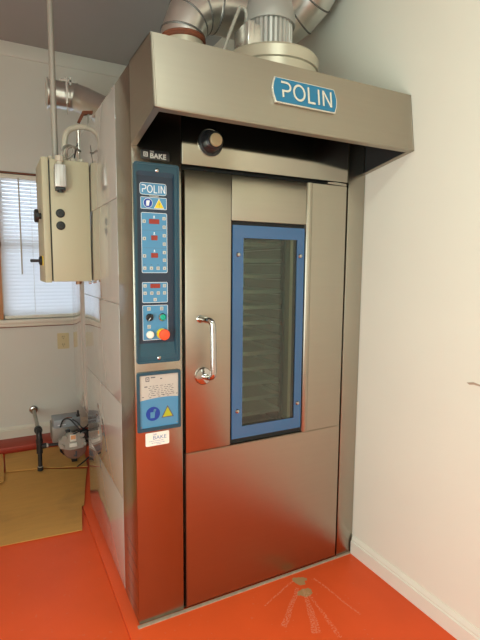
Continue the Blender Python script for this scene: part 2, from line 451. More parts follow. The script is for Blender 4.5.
# ------------------------------------------------------------------ blind
bl = thing('window_blind', (0, YB-.01, WZ0), 'white slatted window blind lowered over the back window', 'blind')
bx0, bx1 = -.405, .445
bm = B(); z = WZ1-.045; k = 0
while z > WZ0+.045:
    c = Vector((0, YB+.012, z)); a = math.radians(58)
    prof = []
    for t in (-1, -.5, 0, .5, 1):
        d = t*.0175; hgt = .0022*(1-t*t)
        prof.append((c.y-d*math.cos(a)-hgt*math.sin(a), c.z+d*math.sin(a)*-1+hgt*math.cos(a)*-1))
    lo = [bm.verts.new((bx0, p[0], p[1])) for p in prof]; hi = [bm.verts.new((bx1, p[0], p[1])) for p in prof]
    for i in range(4): bm.faces.new((lo[i], lo[i+1], hi[i+1], hi[i]))
    z -= .0295
part('slats', bm, M['blind'], bl)
part('headrail', box(B(), bx0-.003, bx1+.003, YB-.012, YB+.03, WZ1-.036, WZ1-.004, .002), M['trim'], bl)
part('bottom_rail', box(B(), bx0, bx1, YB-.006, YB+.02, WZ0+.004, WZ0+.03, .004), M['trim'], bl)
part('tilt_wand', cyl(B(), (-.262, YB-.022, WZ1-.03), (-.262, YB-.022, 1.40), .0055, 10), M['flex'], bl)
for x in (-.175, .25):
    part('ladder_cord', cyl(B(), (x, YB-.001, WZ1-.04), (x, YB-.001, WZ0+.03), .0014, 6), M['sticker'], bl)

# wall outlet
ot = thing('wall_outlet', (.033, YB, .83), 'ivory double wall outlet on the back wall below the window', 'outlet')
part('cover_plate', prism(B(), rrect(-.014, .080, .765, .900, .006), YB-.007, YB, 'y', .002), M['outlet'], ot)
for zz in (.866, .800):
    bm = prism(B(), rrect(.016, .050, zz-.019, zz+.019, .012), YB-.010, YB-.0065)
    s = part('receptacle', bm, M['outlet'], ot)
    bm = B(); box(bm, .024, .027, YB-.0108, YB-.0098, zz-.002, zz+.010); box(bm, .038, .041, YB-.0108, YB-.0098, zz-.002, zz+.010)
    cyl(bm, (.033, YB-.0108, zz-.011), (.033, YB-.0098, zz-.011), .003, 10)
    part('slots', bm, M['black'], s)

# ------------------------------------------------------------------ bakery oven
W = 1.124; ZT = 2.2; DO = 1.10
oven = thing('rack_oven', (.56, .55, 0), 'tall stainless steel bakery rack oven with overhanging hood and glazed door', 'oven')
# left column front + return
bm = B(); box(bm, .0, .196, .0, .235, .006, ZT, .006)
part('control_column', bm, M['steel'], oven)
for r_ in range(5):
    bm = B()
    for c_ in range(9):
        y = .02+c_*.018; z = .06+r_*.062
        box(bm, -.0006, .002, y, y+.007, z, z+.003)
    part('vent_slots', bm, M['dark'], oven)
bm = B(); box(bm, 1.022, W, .0, .10, .006, 2.2, .004)
part('hinge_column', bm, M['steel'], oven)
bm = B(); box(bm, .199, 1.019, .003, .09, 1.866, ZT, .003)
part('header_panel', bm, M['steel_header'], oven)
bm = B(); box(bm, .199, 1.019, .012, .12, .0, .012)
part('threshold', bm, M['steel'], oven)
part('base_caulk', prism(B(), [(-.006, -.012), (W, -.009), (W, .004), (-.006, .004)], .0, .004, 'z'), M['caulk'], oven)
# white lacquered side panels, with seams
zs = [.012, .438, .876, 1.31, 1.752, ZT]
for i in range(5):
    bm = B(); box(bm, .0, .03, .2375, DO, zs[i]+.0011, zs[i+1]-.0011, .0012)
    part('side_panel', bm, M['white_panel'], oven, 'glossy white side panel')
part('seam_backing', box(B(), .004, .03, .2360, DO-.002, .01, ZT-.003), M['conduit'], oven)
part('rear_housing', box(B(), .0, 1.1, DO+.003, 1.60, .58, 2.05, .002), M['white_panel'], oven, 'glossy white rear housing')
bm = B()
box(bm, .03, W, DO-.03, DO, .0, ZT-.002); box(bm, W-.03, W, .1, DO-.03, .0, ZT-.002); box(bm, .03, W-.03, .09, DO-.03, ZT-.03, ZT-.002)
part('casing', bm, M['galv'], oven)
# chamber lining (open front)
bm = B()
cx0, cx1, cy0, cy1, cz0, cz1 = .215, 1.0, .10, .98, .03, 1.86
box(bm, cx0-.01, cx0, cy0, cy1, cz0, cz1); box(bm, cx1, cx1+.01, cy0, cy1, cz0, cz1)
box(bm, cx0, cx1, cy1, cy1+.01, cz0, cz1); box(bm, cx0, cx1, cy0, cy1, cz0-.01, cz0); box(bm, cx0, cx1, cy0, cy1, cz1, cz1+.01)
for k in range(12):
    box(bm, cx0, cx0+.012, cy0+.05, cy1, .2+k*.13, .25+k*.13)
    box(bm, cx1-.012, cx1, cy0+.05, cy1, .2+k*.13, .25+k*.13)
part('chamber', bm, M['inner'], oven)
# door gaps
bm = B()
frame(bm, [(.197, .002), (.197, 1.868), (1.021, 1.868), (1.021, .002)], [(.222, .03), (.222, 1.83), (1.0, 1.83), (1.0, .03)], .045, .1)
part('door_gasket', bm, M['dark'], oven)
# door
DX0, DX1, DZ0, DZ1, SZ = .207, 1.012, .016, 1.846, .703
GX0, GX1, GZ0, GZ1 = .411, .785, .703, 1.662
door = part('oven_door', prism(B(), [(DX0, DZ0), (DX1, DZ0), (DX1, SZ-.0012), (DX0, SZ-.0012)], -.004, .04, 'y', .003), M['steel_door'], oven)
part('door_stile', box(B(), DX0, GX0-.0008, -.004, .04, SZ+.0012, DZ1, .003), M['steel_door'], door)
bm = B()
# right stile with the raised rounded lip next to the window
prism(bm, [(GX1+.0008, .04), (GX1+.0008, -.002), (GX1+.004, -.007), (GX1+.012, -.010), (GX1+.022, -.009), (GX1+.030, -.004), (DX1-.004, -.004), (DX1, 0), (DX1, .04)], SZ+.0012, DZ1, 'z')
part('door_stile', bm, M['steel_door'], door)
part('door_top_rail', box(B(), GX0+.0008, GX1-.0008, -.0035, .04, GZ1, DZ1, .003), M['steel_door'], door)
bm = B(); frame(bm, [(GX0, GZ0), (GX0, GZ1), (GX1, GZ1), (GX1, GZ0)], [(.462, .765), (.462, 1.603), (.727, 1.603), (.727, .765)], .014, .06)
wf = part('window_recess', bm, M['dark'], door)
bm = B(); frame(bm, [(.419, .727), (.419, 1.645), (.779, 1.645), (.779, .727)], [(.469, .779), (.469, 1.593), (.740, 1.593), (.740, .779)], -.001, .0065)
part('glass_border', bm, M['glass_blue'], door, 'blue printed border of the door glass')
part('glass_pane', box(B(), .469, .740, .001, .006, .779, 1.593), M['glass'], door)
bm = B(); box(bm, .462, .727, .05, .054, .765, 1.603)
part('inner_glass', bm, M['glass'], door)
bm = B(); box(bm, .712, .728, .012, .05, .765, 1.603)
part('window_jamb', bm, M['jamb'], door, 'olive grey strip behind the glass')
for x, z in ((.4445, 1.5235), (.757, 1.523), (.445, .850), (.759, .846)):
    part('glass_bolt', lathe(B(), [(.0095, 0), (.0095, .002), (.007, .006), (.003, .0075), (0, .0078)], (x, -.001, z), (0, -1, 0), 20), M['chrome'], door)
# handle: upper post bends down into the grip, lower end bends back to a round rose
bm = B()
pts = [(.270, -.004, 1.262), (.278, -.035, 1.262), (.286, -.060, 1.260), (.292, -.071, 1.252), (.2945, -.075, 1.236), (.2965, -.075, 1.20), (.2975, -.075, 1.10), (.298, -.075, 1.055), (.297, -.073, 1.040), (.293, -.063, 1.030), (.288, -.045, 1.026), (.283, -.006, 1.024)]
tube(bm, smooth_path(pts, 5), .0125, 20)
hd = part('handle', bm, M['chrome'], door, 'chrome bow handle')
part('handle_rose', lathe(B(), [(.037, 0), (.037, .005), (.033, .010), (.022, .013), (0, .014)], (.283, -.004, 1.024), (0, -1, 0), 36), M['chrome'], hd)
part('handle_collar', lathe(B(), [(.016, 0), (.016, .006), (.013, .008)], (.270, -.004, 1.262), (0, -1, 0), 24), M['chrome'], hd)
bm = B(); prism(bm, [(.90, 1.852), (1.005, 1.848), (1.01, 1.853), (1.005, 1.859), (.95, 1.862), (.90, 1.859)], -.002, .02)
part('door_hinge', bm, M['steel'], door)
# hood
y1, y2, HZ1, HZ0, HB = -.257, -.288, 2.195, 1.965, 1.915
bm = B()
def hood_shell(bm):
    t = .004
    # front, top, left, right plates with a folded lip at the lower edge
    hexa(bm, [(0, y2, HZ0), (W, y2, HZ0), (W, y2+t, HZ0), (0, y2+t, HZ0), (0, y1, HZ1), (W, y1, HZ1), (W, y1+t, HZ1), (0, y1+t, HZ1)])
    for x in (0, W-t):
        hexa(bm, [(x, y2, HZ0), (x+t, y2, HZ0), (x+t, -.001, HB), (x, -.001, HB), (x, y1, HZ1), (x+t, y1, HZ1), (x+t, -.001, ZT), (x, -.001, ZT)])
    hexa(bm, [(0, y1, HZ1-t), (W, y1, HZ1-t), (W, -.001, ZT-t), (0, -.001, ZT-t), (0, y1, HZ1), (W, y1, HZ1), (W, -.001, ZT), (0, -.001, ZT)])
    # lips
    hexa(bm, [(0, y2, HZ0-.003), (W, y2, HZ0-.003), (W, y2+.024, HZ0-.007), (0, y2+.024, HZ0-.007), (0, y2, HZ0), (W, y2, HZ0), (W, y2+.024, HZ0-.004), (0, y2+.024, HZ0-.004)])
    for x0, x1 in ((0, .022), (W-.022, W)):
        hexa(bm, [(x0, y2, HZ0-.003), (x1, y2, HZ0-.003), (x1, -.001, HB-.003), (x0, -.001, HB-.003), (x0, y2, HZ0), (x1, y2, HZ0), (x1, -.001, HB), (x0, -.001, HB)])
    # rounded vertical corner on the left
    tube(bm, [(.005, y2+.005, HZ0+.002), (.005, y1+.005, HZ1-.003)], .0062, 12)
    tube(bm, [(W-.005, y2+.005, HZ0+.002), (W-.005, y1+.005, HZ1-.003)], .0060, 12)
    tube(bm, [(.004, y2+.004, HZ0+.001), (W-.004, y2+.004, HZ0+.001)], .005, 10)
    return bm
hood = part('hood', hood_shell(bm), M['steel_hood'], oven)
bm = B()
hexa(bm, [(.0045, y2+.005, HZ0+.004), (W-.0045, y2+.005, HZ0+.004), (W-.0045, y2+.008, HZ0+.004), (.0045, y2+.008, HZ0+.004), (.0045, y1+.005, HZ1-.006), (W-.0045, y1+.005, HZ1-.006), (W-.0045, y1+.008, HZ1-.006), (.0045, y1+.008, HZ1-.006)])
hexa(bm, [(.0045, y1+.008, HZ1-.010), (W-.0045, y1+.008, HZ1-.010), (W-.0045, -.002, ZT-.010), (.0045, -.002, ZT-.010), (.0045, y1+.008, HZ1-.006), (W-.0045, y1+.008, HZ1-.006), (W-.0045, -.002, ZT-.006), (.0045, -.002, ZT-.006)])
for x in (.0045, W-.0075):
    hexa(bm, [(x, y2+.008, HZ0+.004), (x+.003, y2+.008, HZ0+.004), (x+.003, -.002, HB+.004), (x, -.002, HB+.004), (x, y1+.008, HZ1-.010), (x+.003, y1+.008, HZ1-.010), (x+.003, -.002, ZT-.010), (x, -.002, ZT-.010)])
part('hood_lining', bm, M['dark'], hood)
# name plate on the hood (bulged short ends)
zc0, zc1 = 2.048, 2.138
def hood_y(z): return y2+(z-HZ0)/(HZ1-HZ0)*(y1-y2)
def plate_pts(x0, x1, z0, z1, bulge):
    pts = [(x0, z0)]; n = 8
    pts += [(x0+(x1-x0)*k/1, z0) for k in (1,)]
    pts += [(x1+bulge*math.sin(math.pi*k/n), z0+(z1-z0)*k/n) for k in range(1, n)]
    pts += [(x1, z1), (x0, z1)]
    pts += [(x0-bulge*math.sin(math.pi*k/n), z1-(z1-z0)*k/n) for k in range(1, n)]
    return pts
def tilt(bm, off):
    for v in bm.verts: v.co.y = hood_y(v.co.z)+v.co.y-off*0
    return bm
sg = part('name_plate', tilt(prism(B(), plate_pts(.440, .702, zc0, zc1, .012), -.012, -.0005, 'y', .0015), 0), M['silver'], hood, 'silver edged plate')
part('plate_field', tilt(prism(B(), plate_pts(.4435, .6985, zc0+.0045, zc1-.0035, .0105), -.0135, -.011), 0), M['logo_blue'], sg)
part('plate_lettering', tilt(polin(B(), .463, .684, 2.068, 2.121, .0074, -.0165, -.013), 0), M['silver'], hood, 'silver POLIN letters')
# observation lamp under the hood
lp = part('lamp_socket', lathe(B(), [(.052, 0), (.052, .003), (.047, .004), (.047, .006), (.042, .008), (.036, .030), (.036, .045), (.030, .052)], (.318, .003, 1.958), (0, -1, 0), 32), M['black'], oven, 'black round socket')
part('socket_rim', torus(B(), (.318, .001, 1.958), (0, 1, 0), .052, .0022), M['steel'], lp)
part('socket_cap', lathe(B(), [(.025, 0), (.025, .010), (.022, .013), (0, .014)], (.318, -.048, 1.958), (0, -1, 0), 28), M['cream_lens'], lp, 'cream end cap')

# control panel -----------------------------------------------------------
PX0, PX1, PZ0, PZ1 = .005, .180, 1.099, 1.853
bm = B()
out = rrect(PX0, PX1, PZ0, PZ1, .010); inn = rrect(PX0+.006, PX1-.006, PZ0+.006, PZ1-.006, .008)
ix0, ix1, iz0, iz1 = .016, .161, 1.176, 1.812
frame(bm, out, rrect(ix0, ix1, iz0-.050, iz1+.01, .008), -.014, -.0006)
frame(bm, out, inn, -.017, -.013)
cp = part('control_panel', bm, M['teal'], oven, 'teal moulded control panel')
bm = B()
hexa(bm, [(ix0, -.0139, iz0-.0505), (ix1, -.0139, iz0-.0505), (ix1, -.0006, iz0-.051), (ix0, -.0006, iz0-.051), (ix0, -.0042, iz0), (ix1, -.0042, iz0), (ix1, -.0006, iz0), (ix0, -.0006, iz0)])
part('panel_chamfer', bm, M['teal'], cp); bm = B()
hexa(bm, [(ix0, -.0042, iz1-.005), (ix1, -.0042, iz1-.005), (ix1, -.0006, iz1-.005), (ix0, -.0006, iz1-.005), (ix0, -.0139, iz1+.01), (ix1, -.0139, iz1+.01), (ix1, -.0006, iz1+.0105), (ix0, -.0006, iz1+.0105)])
part('panel_chamfer', bm, M['teal'], cp)
part('membrane', box(B(), ix0, ix1, -.004, -.0008, iz0, iz1-.005), M['navy'], cp)
for z in (1.828, 1.118): 
    part('panel_screw', lathe(B(), [(.0075, 0), (.0072, .003), (.004, .0055), (0, .006)], ((PX0+PX1)/2+.001, -.0138, z), (0, -1, 0), 18), M['chrome'], cp)
def lbl(name, x0, x1, z0, z1, r=.003, y=-.0046, edge=True, m='blue', parent=None):
    p = part(name, prism(B(), rrect(x0, x1, z0, z1, r), y, -.0041), M[m], parent or cp)
    if edge:
        bm = frame(B(), rrect(x0, x1, z0, z1, r), rrect(x0+.0016, x1-.0016, z0+.0016, z1-.0016, max(r-.0016, .0008)), y-.0004, y-.0001)
        part(name+'_edge', bm, M['pale'], parent or cp)
    return p
lx0, lx1 = .032, .134
lbl('logo_label', lx0-.003, lx1-.001, 1.738, 1.782, .010)
part('logo_lettering', polin(B(), lx0+.005, lx1-.007, 1.747, 1.773, .0034, -.0053, -.0047), M['pale'], cp)
part('logo_caption', merge(box(B(), .066, .102, -.0045, -.0041, 1.733, 1.7355), box(B(), .070, .086, -.0046, -.0041, 1.7332, 1.7353)), M['keys'], cp)
lbl('safety_label', lx0, lx1-.001, 1.686, 1.730, .003)
part('mandatory_sign', cyl(B(), (.0600, -.0046, 1.708), (.0600, -.0053, 1.708), .0175, 28), M['dark_blue'], cp)
bm = B(); torus(bm, (.0600, -.0052, 1.708), (0, 1, 0), .0172, .0009, 28, 6)
prism(bm, [(.053, 1.698), (.063, 1.697), (.067, 1.716), (.063, 1.719), (.060, 1.715), (.058, 1.719), (.053, 1.714)], -.0059, -.0053)
part('mandatory_mark', bm, M['pale'], cp)
tri = [(.085, 1.691), (.121, 1.691), (.103, 1.724)]
part('warning_sign_border', prism(B(), [(.083, 1.6895), (.123, 1.6895), (.103, 1.727)], -.0050, -.0047), M['pale'], cp)
part('warning_sign', prism(B(), tri, -.0055, -.0051), M['warn'], cp)
part('warning_mark', text_bm('!', .022, .1005, 1.695, -.0058, .0003), M['ink'], cp)
# big keypad label, three stages
lbl('keypad_label', lx0+.001, lx1, 1.447, 1.673, .006)
def key(x, z, s=.0062, mark=True):
    k_ = part('key', prism(B(), rrect(x-s, x+s, z-s, z+s, .0015), -.0062, -.0047), M['keys'], cp)
    return k_
bmk = B()
def mark(bm, x, z, kind):
    if kind == 0: prism(bm, [(x-.002, z-.003), (x+.002, z-.003), (x, z+.003)], -.0066, -.0063)
    elif kind == 1: prism(bm, [(x-.0015, z-.0035), (x+.0015, z-.0035), (x+.0015, z+.003), (x-.0015, z+.003)], -.0066, -.0063)
    elif kind == 2: frame(bm, [(x-.003, z-.003), (x+.003, z-.003), (x+.003, z+.003), (x-.003, z+.003)], [(x-.002, z-.002), (x+.002, z-.002), (x+.002, z+.002), (x-.002, z+.002)], -.0066, -.0063)
    else: prism(bm, [(x-.003, z+.002), (x+.003, z+.002), (x, z-.002)], -.0066, -.0063)
rows = ((1.653, 1.621, 1.640, 1.641, .020, 1.0), (1.589, 1.557, 1.576, 1.580, .0125, 1.0), (1.525, 1.496, 1.511, 1.514, .0135, 1.0))
for za, zb_, zl, zd, hw, q in rows:
    key(.122, za); mark(bmk, .122, za, 0)
    key(.122, zb_); mark(bmk, .122, zb_, 2)
    key(.044, zl); mark(bmk, .044, zl, 1)
    part('display', prism(B(), rrect(.083-hw, .083+hw, zd-.0095, zd+.0085, .001), -.0056, -.0047), M['red_led'], cp)
    bm = B(); box(bm, .081, .085, -.0050, -.0047, zd+.014, zd+.021); box(bm, .079, .087, -.0050, -.0047, zd+.0115, zd+.013)
    part('keypad_print', bm, M['pale'], cp)
for x in (.044, .070, .096, .122):
    key(x, 1.465); mark(bmk, x, 1.465, 0 if x != .096 else 2)
    box(bmk, x-.003, x+.003, -.0050, -.0047, 1.4775, 1.4790)
bm = B(); box(bm, lx0+.003, lx1-.002, -.0049, -.0046, 1.6070, 1.6077); box(bm, lx0+.003, lx1-.002, -.0049, -.0046, 1.5410, 1.5417)
merge(bmk, bm)
# second keypad
lbl('timer_label', lx0+.001, lx1, 1.333, 1.412, .005)
part('display', box(B(), .065, .104, -.0056, -.0047, 1.389, 1.406), M['red_led'], cp)
for x, z in ((.044, 1.398), (.121, 1.398), (.044, 1.370), (.070, 1.370), (.096, 1.370), (.121, 1.370), (.083, 1.345)):
    key(x, z); mark(bmk, x, z, random.choice((0, 2, 2)))
part('key_marks', bmk, M['ink'], cp)
# switch label
lbl('switch_label', lx0+.001, lx1, 1.188, 1.3235, .004)
def tagl(x, z):
    part('switch_tag', box(B(), x-.0065, x+.0065, -.0052, -.0046, z-.007, z+.007), M['keys'], cp)
    bm = B()
    for q in (-.0035, 0, .0035): box(bm, x-.0045, x+.0045, -.0055, -.0052, z+q-.0006, z+q+.0006)
    part('switch_tag_print', bm, M['ink'], cp)
tagl(.058, 1.3095); tagl(.109, 1.3095); tagl(.058, 1.2405)
kn = part('rotary_switch', lathe(B(), [(.0145, 0), (.0145, .004), (.012, .006), (.0115, .014), (.010, .016), (0, .016)], (.060, -.0046, 1.277), (0, -1, 0), 28), M['black'], cp, 'black rotary switch')
bm = B(); box(bm, -.003, .003, 0, .012, -.0155, .0145, .001)
bmesh.ops.rotate(bm, verts=bm.verts, cent=(0, 0, 0), matrix=Matrix.Rotation(math.radians(38), 3, 'Y'))
bmesh.ops.translate(bm, verts=bm.verts, vec=(.060, -.0205, 1.277)); part('switch_grip', bm, M['black'], cp)
bm = B(); box(bm, -.001, .001, 0, .001, 0, .0135); bmesh.ops.rotate(bm, verts=bm.verts, cent=(0, 0, 0), matrix=Matrix.Rotation(math.radians(-142), 3, 'Y'))
bmesh.ops.translate(bm, verts=bm.verts, vec=(.060, -.0215, 1.277)); part('switch_pointer', bm, M['pale'], cp)
part('button_bezel', lathe(B(), [(.0150, 0), (.0150, .004), (.012, .007)], (.111, -.0046, 1.276), (0, -1, 0), 28), M['chrome'], cp)
part('green_button', lathe(B(), [(.0115, 0), (.0115, .006), (.009, .008), (0, .0085)], (.111, -.010, 1.276), (0, -1, 0), 28), M['green'], cp)
part('white_button', lathe(B(), [(.0145, 0), (.0148, .010), (.012, .014), (0, .015)], (.060, -.0046, 1.210), (0, -1, 0), 28), M['white_btn'], cp)
part('emergency_collar', lathe(B(), [(.021, 0), (.021, .006), (.019, .012)], (.108, -.0046, 1.211), (0, -1, 0), 32), M['yellow'], cp)
part('emergency_button', lathe(B(), [(.012, 0), (.012, .016), (.0205, .019), (.0215, .026), (.019, .031), (.012, .033), (0, .0335)], (.108, -.014, 1.211), (0, -1, 0), 32), M['red'], cp, 'red emergency stop button')

# data plate --------------------------------------------------------------
bm = frame(B(), rrect(.005, .184, .824, 1.062, .006), rrect(.0165, .1745, .838, 1.050, .003), -.009, -.0006)
dp = part('data_plate', bm, M['teal'], oven, 'teal framed rating plate')
wave = [(.0165, .941)]+[(.0165+.158*k/10, .941+.010*math.sin(math.pi*(k/10-.15))+.003) for k in range(0, 11)]
part('plate_upper', prism(B(), [(.0165, .92), (.1745, .92), (.1745, 1.05), (.0165, 1.05)], -.0030, -.0008), M['label'], dp)
part('plate_lower', prism(B(), [(.0165, .838), (.1745, .838)]+[(.0165+.158*k/10, .951+.006*math.sin(math.pi*(k/10-.1))) for k in range(10, -1, -1)], -.0036, -.0031), M['blue'], dp)
bm = B()
box(bm, .041, .056, -.0036, -.0031, 1.024, 1.042)
box(bm, .062, .080, -.0036, -.0031, 1.037, 1.041); box(bm, .100, .108, -.0036, -.0031, 1.030, 1.034); box(bm, .036, .048, -.0036, -.0031, 1.002, 1.006)
for r_ in range(6):
    x = .050+random.random()*.01
    while x < .150:
        w_ = .004+random.random()*.010
        box(bm, x, x+w_, -.0034, -.0031, .966+r_*.0075, .968+r_*.0075); x += w_+.003+random.random()*.006
for x, z in ((.026, .962), (.055, .958), (.070, .965), (.092, .960), (.110, .963), (.128, .960), (.150, .966), (.165, .964)):
    box(bm, x, x+.008, -.0034, -.0031, z, z+.0025)
part('plate_print', bm, M['ink'], dp)
part('plate_mark', frame(B(), [(.044, 1.027), (.053, 1.027), (.053, 1.039), (.044, 1.039)], [(.047, 1.030), (.050, 1.030), (.050, 1.036), (.047, 1.036)], -.0039, -.0036), M['label'], dp)
part('mandatory_sign', cyl(B(), (.069, -.0037, .893), (.069, -.0043, .893), .0285, 32), M['dark_blue'], dp)
bm = B(); prism(bm, [(.058, .876), (.075, .876), (.078, .905), (.072, .906), (.070, .900), (.058, .900)], -.0048, -.0043); prism(bm, [(.070, .904), (.078, .899), (.083, .910), (.074, .912)], -.0048, -.0043)
part('mandatory_mark', bm, M['blue'], dp)
part('warning_sign_border', prism(B(), [(.103, .872), (.155, .872), (.129, .921)], -.0043, -.0037), M['ink'], dp)
part('warning_sign', prism(B(), [(.109, .8755), (.149, .8755), (.129, .913)], -.0048, -.0044), M['warn_green'], dp)
for x, z in ((.022, .843), (.169, .846)):
    part('plate_rivet', lathe(B(), [(.0028, 0), (.002, .0015), (0, .002)], (x, -.0037, z), (0, -1, 0), 12), M['chrome'], dp)
# maker's badge and sticker
bd = part('badge', box(B(), .037, .147, -.004, -.0006, 1.868, 1.901, .001), M['black'], oven, 'black badge with grey lettering')
bm = text_bm('BAKE', .026, .070, 1.8725, -.0045, .0003, .0006, 1.02); merge(bm, text_bm('THE', .009, .070, 1.8925, -.0045, .0003))
frame(bm, [(.046, 1.876), (.062, 1.876), (.062, 1.893), (.046, 1.893)], [(.049, 1.879), (.059, 1.879), (.059, 1.890), (.049, 1.890)], -.0045, -.004)
box(bm, .051, .057, -.0045, -.004, 1.8825, 1.8865)
part('badge_lettering', bm, M['keys'], bd)
stk = part('sticker', prism(B(), rrect(.038, .1355, .7605, .8155, .005), -.0014, -.0006), M['sticker'], oven, 'white service sticker')
bm = text_bm('BAKE', .022, .067, .786, -.0018, .0002, .0, 1.1); merge(bm, text_bm('THE', .009, .067, .8035, -.0018, .0002))
part('sticker_lettering', bm, M['blue_ink'], stk)
bm = B()
for z, a in ((.779, (.052, .110)), (.771, (.062, .118)), (.765, (.082, .100))):
    x = a[0]
    while x < a[1]:
        w_ = .003+random.random()*.007; box(bm, x, x+w_, -.0018, -.0013, z, z+.0018); x += w_+.002
part('sticker_print', bm, M['blue_ink'], stk)

# ------------------------------------------------------------------ rack and trays inside the chamber
rk = thing('baking_rack', (.60, .54, .035), 'dark wheeled rack standing inside the oven chamber behind the glass', 'rack')
bm = B()
for x in (.33, .87):
    for y in (.30, .78): box(bm, x-.012, x+.012, y-.012, y+.012, .09, 1.74)
for z in (.10, 1.73):
    for x in (.33, .87): box(bm, x-.012, x+.012, .30, .78, z-.012, z+.012)
    for y in (.30, .78): box(bm, .33, .87, y-.012, y+.012, z-.012, z+.012)
part('rack_frame', bm, M['alu'], rk)
NT = 15; TZ = [.56+.078*k for k in range(NT)]
for x in (.345, .855):
    bm = B()
    for z in TZ: box(bm, x-.004, x+.004, .29, .79, z-.012, z-.008)
    part('tray_runners', bm, M['alu'], rk)
for x in (.33, .87):
    for y in (.30, .78):
        part('caster', cyl(B(), (x-.012, y, .062), (x+.012, y, .062), .028, 20, .003), M['black'], rk)
def tray_bm():
    bm = B(); x0, x1, y0, y1, z = .352, .848, .285, .785, 0
    hexa(bm, [(x0+.01, y0+.01, z), (x1-.01, y0+.01, z), (x1-.01, y1-.01, z), (x0+.01, y1-.01, z), (x0+.01, y0+.01, z+.002), (x1-.01, y0+.01, z+.002), (x1-.01, y1-.01, z+.002), (x0+.01, y1-.01, z+.002)])
    for a in ((x0, x1, y0, y0+.006), (x0, x1, y1-.006, y1), (x0, x0+.006, y0, y1), (x1-.006, x1, y0, y1)):
        box(bm, a[0], a[1], a[2], a[3], z, z+.018)
    return bm
TL = 'flat metal baking tray on the rack behind the oven glass'
tray = single('baking_tray', tray_bm(), M['alu'], TL, 'tray', 'baking trays stacked on the rack')
tray.location.z = TZ[0]
for z in TZ[1:]:
    o = tray.copy(); COL.objects.link(o); o.location.z = z

# ------------------------------------------------------------------ motor on top
MX, MY = .672, .14
mo = thing('extractor_motor', (MX, MY, ZT), 'finned grey fan motor on a cream round drum above the oven', 'motor')
part('drum', lathe(B(), [(.205, 0), (.205, .120), (.212, .125), (.212, .167), (.205, .177), (.120, .185)], (MX, MY, ZT), (0, 0, 1), 72), M['cream_tape'], mo, 'cream round drum')
zb = ZT+.185; MC = .664
bm = B()
prof = []
nf = 30
lo, hi = [], []
for k in range(nf*4):
    a = 2*math.pi*k/(nf*4); r = .102 if (k % 4) in (0, 1, 2) else .093
    lo.append(bm.verts.new((MC+r*math.cos(a), MY+r*math.sin(a), zb))); hi.append(bm.verts.new((MC+r*math.cos(a), MY+r*math.sin(a), zb+.145)))
n = len(lo)
for k in range(n): bm.faces.new((lo[k], lo[(k+1) % n], hi[(k+1) % n], hi[k]))
bm.faces.new(lo[::-1]); bm.faces.new(hi)
part('finned_body', bm, M['alu'], mo, ang=20)
part('fan_cowl', lathe(B(), [(.112, 0), (.115, .010), (.111, .050), (.094, .105), (.064, .145), (.034, .160), (0, .162)], (MC, MY, zb+.137), (0, 0, 1), 48), M['grey_paint'], mo, 'smooth grey cowl')
bm = B(); box(bm, MX-.150, MX-.085, MY-.065, MY+.055, zb+.005, zb+.105, .004)
box(bm, MX-.152, MX-.122, MY-.070, MY+.06, zb+.0, zb+.11, .003)
part('terminal_box', bm, M['silver'], mo)
part('motor_cable', tube(B(), smooth_path([(.42, .13, ZT+.01), (.43, .14, 2.34), (.455, .14, 2.42), (.505, .14, 2.545), (.522, .14, 2.573), (.545, .14, 2.565), (.553, .14, 2.52), (.555, .13, 2.47)], 6), .0075, 10), M['conduit'], mo)

# ------------------------------------------------------------------ exhaust duct over the oven
dt = thing('exhaust_duct', (.36, .40, ZT), 'large galvanised round duct bending over the top of the oven', 'duct')
R = .100; DY = .40; ZH = 2.68
EL = [(.358, DY, 2.512), (.358, DY, 2.53), (.385, DY, 2.605), (.440, DY, 2.655), (.52, DY, ZH)]
part('duct_collar', cyl(B(), (.358, DY, ZT), (.358, DY, 2.52), .094, 48), M['cream_tape'], dt)
part('sealant_bead', lathe(B(), [(.095, 0), (.101, .003), (.1045, .009), (.101, .016), (.103, .022), (.098, .027)], (.358, DY, 2.492), (0, 0, 1), 48), M['seal'], dt, 'rust red sealant')
part('duct_elbow', tube(B(), EL, R, 48), M['galv'], dt)
part('duct_pipe', tube(B(), [(.515, DY, ZH), (.87, DY, ZH)], R+.003, 48), M['galv'], dt)
P2 = [(.85, DY, ZH), (.90, .385, ZH+.01), (.945, .33, ZH+.045), (.975, .25, ZH+.10), (.99, .16, ZH+.18), (.995, .10, ZH+.27)]
part('duct_elbow', tube(B(), P2, R, 48), M['galv'], dt)
part('duct_riser', tube(B(), [(.995, .10, ZH+.265), (.995, .09, H)], R, 48), M['galv'], dt)
bm = B()
def seam(bm, P, i):
    a, b, c = Vector(P[i-1]), Vector(P[i]), Vector(P[i+1]); t = ((b-a).normalized()+(c-b).normalized()).normalized()
    torus(bm, b, t, R+.001, .0042, 48, 6)
for P_, i in [(EL, 1), (EL, 2), (EL, 3), (P2, 1), (P2, 2), (P2, 3), (P2, 4)]:
    bm = B(); seam(bm, P_, i); part('duct_seam', bm, M['seam'], dt)
for x in (.52, .80):
    part('duct_seam', torus(B(), (x, DY, ZH), (1, 0, 0), R+.003, .0045, 48, 6), M['seam'], dt)
bm = B(); box(bm, .828, .858, .302, .306, 2.615, 2.648); part('duct_label', bm, M['dark_blue'], dt, 'small blue label')
bm = B(); box(bm, .844, .856, .3005, .304, 2.620, 2.643); part('duct_label_print', bm, M['pale'], dt)

